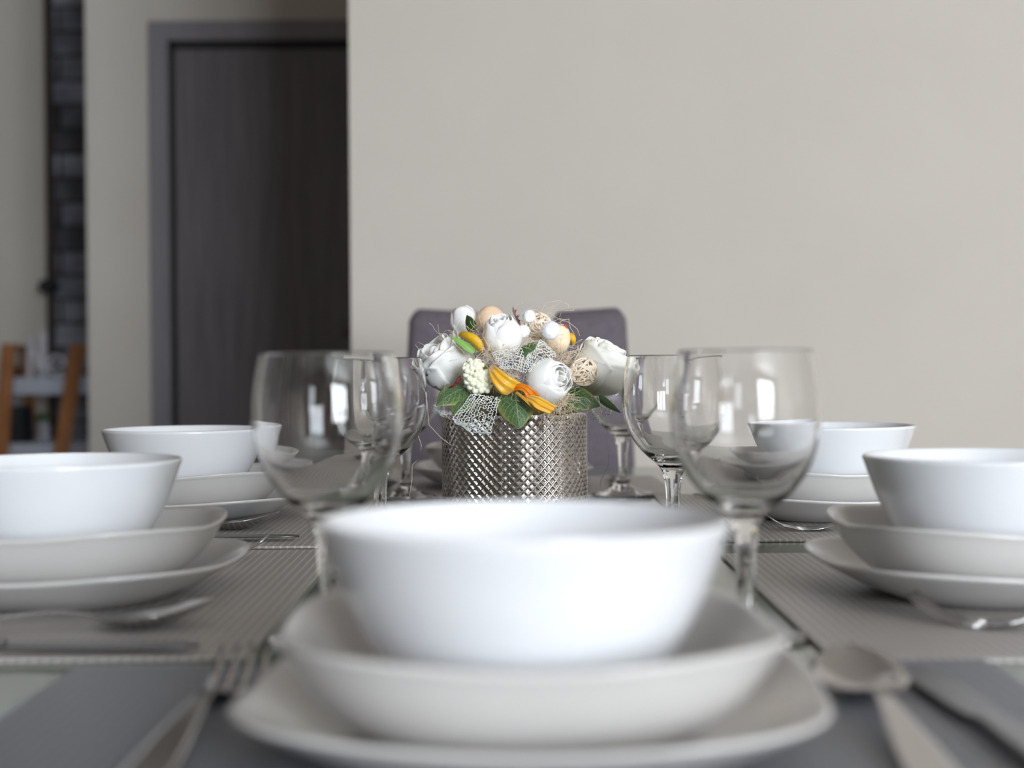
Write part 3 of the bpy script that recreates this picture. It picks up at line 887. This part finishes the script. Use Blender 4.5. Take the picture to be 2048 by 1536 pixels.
lace([at(984, 706, 1.232), at(1046, 690, 1.232), at(1060, 750, 1.228), at(1002, 738, 1.226)], .0022, 'white lace draped below the central rose', .006, 11)
lace([at(1052, 720, 1.238), at(1086, 676, 1.240), at(1122, 712, 1.236), at(1058, 746, 1.228)], .0023, 'white lace rising towards the largest fluffy ball', .006, 13)
lace([at(864, 812, 1.262), at(908, 818, 1.246), at(905, 842, 1.240), at(868, 828, 1.262)], .0022, 'strip of white lace behind the left veined leaf', .003, 17)
lace([at(1192, 804, 1.285), at(1228, 796, 1.290), at(1224, 830, 1.288), at(1204, 832, 1.286)], .0022, 'small white lace loop under the far right rose', .004, 19)
lace([at(1176, 820, 1.292), at(1202, 818, 1.292), at(1204, 842, 1.292), at(1182, 846, 1.292)], .0022, 'lowest small white lace loop at the right of the vase', .004, 23)

# sisal strands
M['sisal'] = mat('straw_sisal', (246, 228, 200), .7)
b = MB(); rr = random.Random(21)
def wisp(c, rad, n_, ln):
    for i in range(n_):
        p = Vector(c) + Vector((rr.gauss(0, rad), rr.gauss(0, rad * .5), rr.gauss(0, rad * .7)))
        d_ = Vector((rr.gauss(0, 1), rr.gauss(0, .5), rr.gauss(0, .8))).normalized()
        pts = [p]
        for k in range(9):
            d_ = (d_ + Vector((rr.gauss(0, .45), rr.gauss(0, .3), rr.gauss(0, .45)))).normalized()
            p = p + d_ * ln / 9; pts.append(p)
        b.tube(pts, .00013, 4)
for (x, y, D, rad, n_, ln) in ((985, 715, 1.245, .008, 80, .022), (1020, 755, 1.240, .008, 90, .02), (1130, 722, 1.262, .008, 120, .022), (1085, 690, 1.275, .007, 60, .02),
                               (1115, 815, 1.236, .007, 110, .020), (1125, 800, 1.236, .004, 60, .016), (1090, 640, 1.29, .007, 20, .03), (965, 680, 1.272, .006, 40, .02), (1055, 700, 1.27, .006, 60, .02), (905, 700, 1.262, .010, 14, .03)):
    wisp(at(x, y, D), rad, n_, ln)
for pl in ([(1110, 642), (1122, 637), (1140, 645), (1156, 658), (1161, 672)], [(1116, 648), (1128, 640), (1141, 638)], [(1139, 638), (1142, 655), (1150, 668)],
           [(1196, 790), (1206, 850), (1216, 880), (1215, 930), (1198, 965), (1197, 995)], [(853, 800), (857, 850), (880, 875), (900, 890)],
           [(835, 872), (841, 890), (838, 915), (822, 930), (821, 960), (815, 995)], [(890, 768), (886, 800), (888, 828), (900, 840)], [(840, 700), (832, 690), (838, 684), (860, 696)],
           [(1210, 690), (1225, 698), (1222, 706)], [(968, 860), (962, 900), (970, 950)]):
    b.tube([at(x, y, 1.225 if y > 760 else 1.27) for x, y in pl], .00016, 5)
o = b.obj('sisal_fibres', M['sisal'], smooth=True)
tag(o, 'loose straw coloured sisal fibres tangled through the bouquet', 'sisal', kind='stuff')

# dried pink twig
M['pinktwig'] = mat('dusty_pink_twig', (150, 108, 108), .8)
b = MB(); P0 = [at(1044, 660, 1.285), at(1040, 645, 1.287), at(1033, 632, 1.288), at(1029, 619, 1.288)]
b.tube(P0, .0009, 6)
for i in range(46):
    t = rr.random() ** .8; k = min(2, int(t * 3)); p = P0[k].lerp(P0[k + 1], t * 3 - k)
    q = p + Vector((rr.uniform(-.0028, .0028), rr.uniform(-.002, .002), rr.uniform(.0008, .0036)))
    b.tube([p, p.lerp(q, .5) + Vector((0, 0, .0004)), q], lambda t: .00045 * (1 - t * .6), 5)
tag(b.obj('dried_twig', M['pinktwig'], smooth=True), 'dusty pink dried twig at the top of the bouquet beside a fluffy ball', 'twig')
# red dried twigs under the far left rose and behind the egg
M['redtwig'] = mat('dark_red_twig', (122, 28, 34), .6)
b = MB()
for pl in ([(898, 776), (910, 768), (922, 757)], [(910, 768), (914, 760), (921, 752)], [(904, 773), (912, 772)], [(912, 766), (919, 763)]):
    b.tube([at(x, y, 1.243) for x, y in pl], .0007, 6)
tag(b.obj('dried_twig', M['redtwig'], smooth=True), 'dark red dried twig between the far left rose and the berries', 'twig')
b = MB()
M['redtwig2'] = mat('bright_red_twig', (206, 62, 48), .6)
for pl in ([(1122, 650), (1130, 652), (1137, 657)], [(1130, 652), (1134, 648)], [(1132, 654), (1136, 651)]):
    b.tube([at(x, y, 1.285) for x, y in pl], .0005, 6)
tag(b.obj('dried_twig', M['redtwig2'], smooth=True), 'bright red dried twig on top of the cream wooden egg', 'twig')
b = MB()
for pl in ([(1178, 742), (1195, 705), (1208, 690)], [(1203, 696), (1212, 686)], [(1205, 693), (1203, 684)], [(1190, 735), (1228, 702), (1236, 694)], [(1226, 704), (1236, 703)], [(1228, 702), (1228, 694)]):
    b.tube([at(x, y, 1.33) for x, y in pl], .00035, 5)
tag(b.obj('dried_twig', M['pinktwig'], smooth=True), 'thin pink dried twig rising behind the far right rose', 'twig')

# ------------------------------------------------------------------ chair at the head of the table
CH = 2.50
chair = empty('dining_chair', (.018, CH - .02, 0), label='purple-grey upholstered dining chair with a dipped backrest at the far head of the table', cat='chair')
def chair_back():
    """outline in X/Z with high shoulders and a dip, upholstered thickness"""
    zt_ = CAMZ + (735 - 619) * CH / F
    xl, xr = (820 - 1024) * CH / F - .018, (1252 - 1024) * CH / F - .018
    n_ = 60; nv = 26
    front, back = [], []
    def top(u):   # u 0..1 across
        x = u
        sh = .0
        e = .055
        if x < e: sh = -.020 * ((e - x) / e) ** 2.4
        if x > 1 - e: sh = -.020 * ((x - 1 + e) / e) ** 2.4
        c = abs(x - .5)
        dip = 0
        if c < .19:
            t = min(1, (.19 - c) / .09); dip = -.060 * (t * t * (3 - 2 * t))
        slope = -.007 * max(0, 1 - abs(c - .40) / .25 ) * 0 - .010 * max(0, (.46 - c) / .46) 
        return zt_ + sh + dip + slope
    zb = .40
    v = []
    for side in (0, 1):
        for j in range(nv + 1):
            t = j / nv
            for i in range(n_ + 1):
                u = i / n_
                z = zb + (top(u) - zb) * t
                wd = 1 + .075 * (1 - (z - .72) / (zt_ - .72)) if z > .72 else 1.075
                x = ((xl + xr) / 2) + (u - .5) * (xr - xl) * wd
                puff = .020 * (max(0, 1 - abs(2 * u - 1) ** 6)) ** .5 * (max(0, 1 - (max(0, t - .9) / .1) ** 2.5)) ** .5
                ly = .05 * (z - .45)       # slight recline
                y = (-.006 - puff if side == 0 else .006 + puff) + ly
                v.append((x, y, z))
    m_ = (n_ + 1) * (nv + 1); f = []
    for j in range(nv):
        for i in range(n_):
            a = j * (n_ + 1) + i
            f.append((a, a + 1, a + n_ + 2, a + n_ + 1)); f.append((m_ + a, m_ + a + n_ + 1, m_ + a + n_ + 2, m_ + a + 1))
    rim = [i for i in range(n_ + 1)] + [j * (n_ + 1) + n_ for j in range(1, nv + 1)] + [nv * (n_ + 1) + i for i in range(n_ - 1, -1, -1)] + [j * (n_ + 1) for j in range(nv - 1, 0, -1)]
    for a, b_ in zip(rim, rim[1:] + rim[:1]): f.append((b_, a, m_ + a, m_ + b_))
    return recalc(mesh(v, f))
link('backrest', chair_back(), M['fabric'], chair)
sb = MB(); sb.add(*rounded_slab(-.21, .21, -.42, -.005, .40, .485, .05)); o = sb.obj('seat', M['fabric'], chair, bevel=.015)
for x, y in ((-.18, -.38), (.18, -.38), (-.18, -.03), (.18, -.03)):
    lb = MB(); lb.beam((x, y, .399), (x * 1.05, y + (.04 if y > -.1 else -.01), 0.0), .038, .038); lb.obj('leg', M['darkwood'], chair, bevel=.003)

# ------------------------------------------------------------------ ladder shelf in the corner
SY = 6.25
def wx(px, y=0.0): return (px - 1024) * (SY + y) / F
def wz(px, py, y=0.0): return at(px, py, SY + y).z
sh = empty('ladder_shelf', (wx(70), SY, 0), label='ladder shelf with white boards and orange pine legs in the far left corner', cat='shelf')
ox = wx(70)
zs = wz(70, 772)
def brd(z0, z1, xa, xb, y0, y1):
    b = MB(); b.box(wx(xa) - ox, wx(xb) - ox, y0, y1, z0, z1); b.obj('shelf_board', M['white_paint'], sh, bevel=.004)
brd(zs - .036, zs + .036, -150, 168, -.02, .34)
brd(wz(70, 895) - .036, wz(70, 895) + .018, -170, 176, -.02, .38)
brd(.24, .29, -190, 182, -.04, .42)
def leg(pa, pb, y0, y1, w_=.045, name='leg', ground=True):
    (xa, ya), (xb, yb_) = pa, pb
    A = Vector((wx(xa, y0) - ox, y0, wz(xa, ya, y0))); B_ = Vector((wx(xb, y1) - ox, y1, wz(xb, yb_, y1)))
    G = A.lerp(B_, A.z / (A.z - B_.z)) if ground else B_
    b = MB(); b.beam(A, G, w_, .03); b.obj(name, M['pine'], sh, bevel=.003)
leg((157, 688), (122, 905), -.06, -.10, .056)
leg((18, 688), (3, 905), -.06, -.10, .050)
leg((52, 694), (66, 905), .42, .46, .040)
leg((193, 694), (207, 905), .42, .46, .040)
leg((14, 696), (55, 698), -.06, .42, .030, 'rail', False)
leg((153, 696), (196, 698), -.06, .42, .030, 'rail', False)
b = MB(); b.box(wx(10, .08) - ox, wx(25, .08) - ox, .08, .14, wz(70, 895) + .0185, zs - .0365); b.obj('divider', M['white_paint'], sh)
# things on the shelf
zt1 = zs + .0365
def letter(name, strokes, x, y, label):
    b = MB()
    for st in strokes: b.beam(*[(p[0], 0, p[1]) for p in st[:2]], st[2], .02)
    o = b.obj(name, M['letter'], bevel=.001); o.location = (wx(x, y), SY + y, zt1 + .001)
    return tag(o, label, 'letter', 'white letters on the shelf')
s_ = SY / F
letter('decorative_letter', [((0, .0), (0, 62 * s_), 9 * s_), ((0, 82 * s_), (24 * s_, 4 * s_), 10 * s_), ((28 * s_, 0), (28 * s_, 92 * s_), 13 * s_)], 60, .10, 'tall white wooden letter N on the upper shelf board')
b = MB()
pts = [(10 * s_ + 17 * s_ * math.cos(a), 0, 22 * s_ + 19 * s_ * math.sin(a)) for a in [math.radians(q) for q in range(0, 325, 12)]]
b.tube(pts, 4.2 * s_, 8); b.tube([(-6 * s_, 0, 22 * s_), (27 * s_, 0, 22 * s_)], 3.6 * s_, 8)
o = b.obj('decorative_letter', M['letter'], smooth=True); o.location = (wx(104, .1), SY + .10, zt1 + .003)
tag(o, 'small white wooden letter e on the upper shelf board', 'letter', 'white letters on the shelf')
sp_ = empty('potted_succulent', (wx(32, .12), SY + .12, zt1 + .0005), label='small dark plant in a dark red bowl on the upper shelf board', cat='plant')
link('pot', lathe([(0, 0), (.020, 0), (.027, .012), (.028, .026), (.025, .026), (.023, .022), (0, .021)], 32), mat('dark_red_clay', (92, 34, 30), .5), sp_)
b = MB()
for i in range(34):
    a = rr.uniform(0, 2 * PI); t = rr.uniform(.1, .9); d_ = Vector((math.cos(a) * t, math.sin(a) * t, 1.0)).normalized()
    p = Vector((.012 * math.cos(a), .012 * math.sin(a), .018))
    b.tube([p, p + d_ * .016, p + d_ * .030], lambda t: .004 * math.sin(PI * (.15 + .8 * t)), 5)
b.obj('foliage', mat('dull_dark_leaf', (46, 52, 36), .6), sp_, smooth=True)
zt2 = wz(70, 895) + .0185
b = MB(); b.add(*rounded_slab(-.024, .024, -.08, .08, 0, .150, .006)); o = b.obj('speaker_box', M['black'], bevel=.003); o.location = (wx(40, .08), SY + .10, zt2 + .001)
tag(o, 'upright black box on the lower shelf board', 'box')
# plant in a faceted silver pot
pp = empty('potted_plant', (wx(83, .04), SY + .04, zt2), label='small green plant in a faceted silver pot on the lower shelf board', cat='plant')
def pot():
    b = MB()
    b.tube([(0, 0, 0), (0, 0, .088)], .021, 20)
    for q in range(5):
        for k in range(8):
            th = 2 * PI * (k + .5 * (q % 2)) / 8 + .2
            c = Vector((.023 * math.cos(th), .023 * math.sin(th), .009 + .0175 * q)); rad = .0092
            v, f = [], []
            for a in range(7):
                for m_ in range(10):
                    p_, t_ = PI * a / 6, 2 * PI * m_ / 10 + th * 1.3 + q * .37
                    v.append(c + Vector((math.sin(p_) * math.cos(t_), math.sin(p_) * math.sin(t_), math.cos(p_))) * rad)
            for a in range(6):
                for m_ in range(10): f.append((a * 10 + m_, (a + 1) * 10 + m_, (a + 1) * 10 + (m_ + 1) % 10, a * 10 + (m_ + 1) % 10))
            b.add(v, f)
    return mesh(b.v, b.f)
link('pot', pot(), mat('mirror_silver', (235, 235, 240), .08, metal=1), pp, smooth=False)
b = MB()
for i in range(70):
    a = rr.uniform(0, 2 * PI); t = rr.uniform(.2, 1); d_ = Vector((math.cos(a) * t, math.sin(a) * t, 1.0)).normalized()
    p = Vector((rr.uniform(-.012, .012), rr.uniform(-.012, .012), .086))
    b.tube([p, p + d_ * .022, p + d_ * .042 + Vector((0, 0, -.005 * t))], lambda t: .0035 * math.sin(PI * (.15 + .8 * t)), 5)
b.obj('foliage', M['leaf_dark'], pp, smooth=True)
# round black wall lamp at the left edge of the slate
b = MB()
lm = empty('wall_lamp', (sx - .012, 6.879, wz(109, 557) + 0), label='small dark round wall lamp on the edge of the slate wall', cat='lamp')
b.tube([(0, 0, 0), (0, -.02, 0)], .035, 20); b.obj('mount', M['black'], lm, smooth=False)
b = MB(); b.tube([(-.005, -.0205, 0), (-.005, -.08, 0)], .030, 20); b.obj('lamp_head', M['black'], lm, smooth=False)

# ------------------------------------------------------------------ camera
cam = bpy.data.cameras.new('camera'); cam.lens = LENS; cam.sensor_width = 36; cam.sensor_fit = 'HORIZONTAL'
cam.dof.use_dof = True; cam.dof.focus_distance = 1.245; cam.dof.aperture_fstop = 5.2; cam.clip_start = .02
co = bpy.data.objects.new('camera', cam); C.objects.link(co)
co.location = (0, 0, CAMZ)
pitch = math.atan((768 - 732) / F)
co.rotation_euler = (Matrix.Rotation(PI / 2 - pitch, 3, 'X') @ Matrix.Rotation(-.007, 3, 'Z')).to_euler()
sc = bpy.context.scene
sc.camera = co
sc.view_settings.view_transform = 'Standard'
sc.view_settings.look = 'None'
sc.view_settings.exposure = 0
sc.cycles.caustics_refractive = False; sc.cycles.caustics_reflective = False
sc.cycles.max_bounces = 14; sc.cycles.transmission_bounces = 14; sc.cycles.transparent_max_bounces = 16; sc.cycles.glossy_bounces = 6; sc.cycles.diffuse_bounces = 5
sc.cycles.use_denoising = True
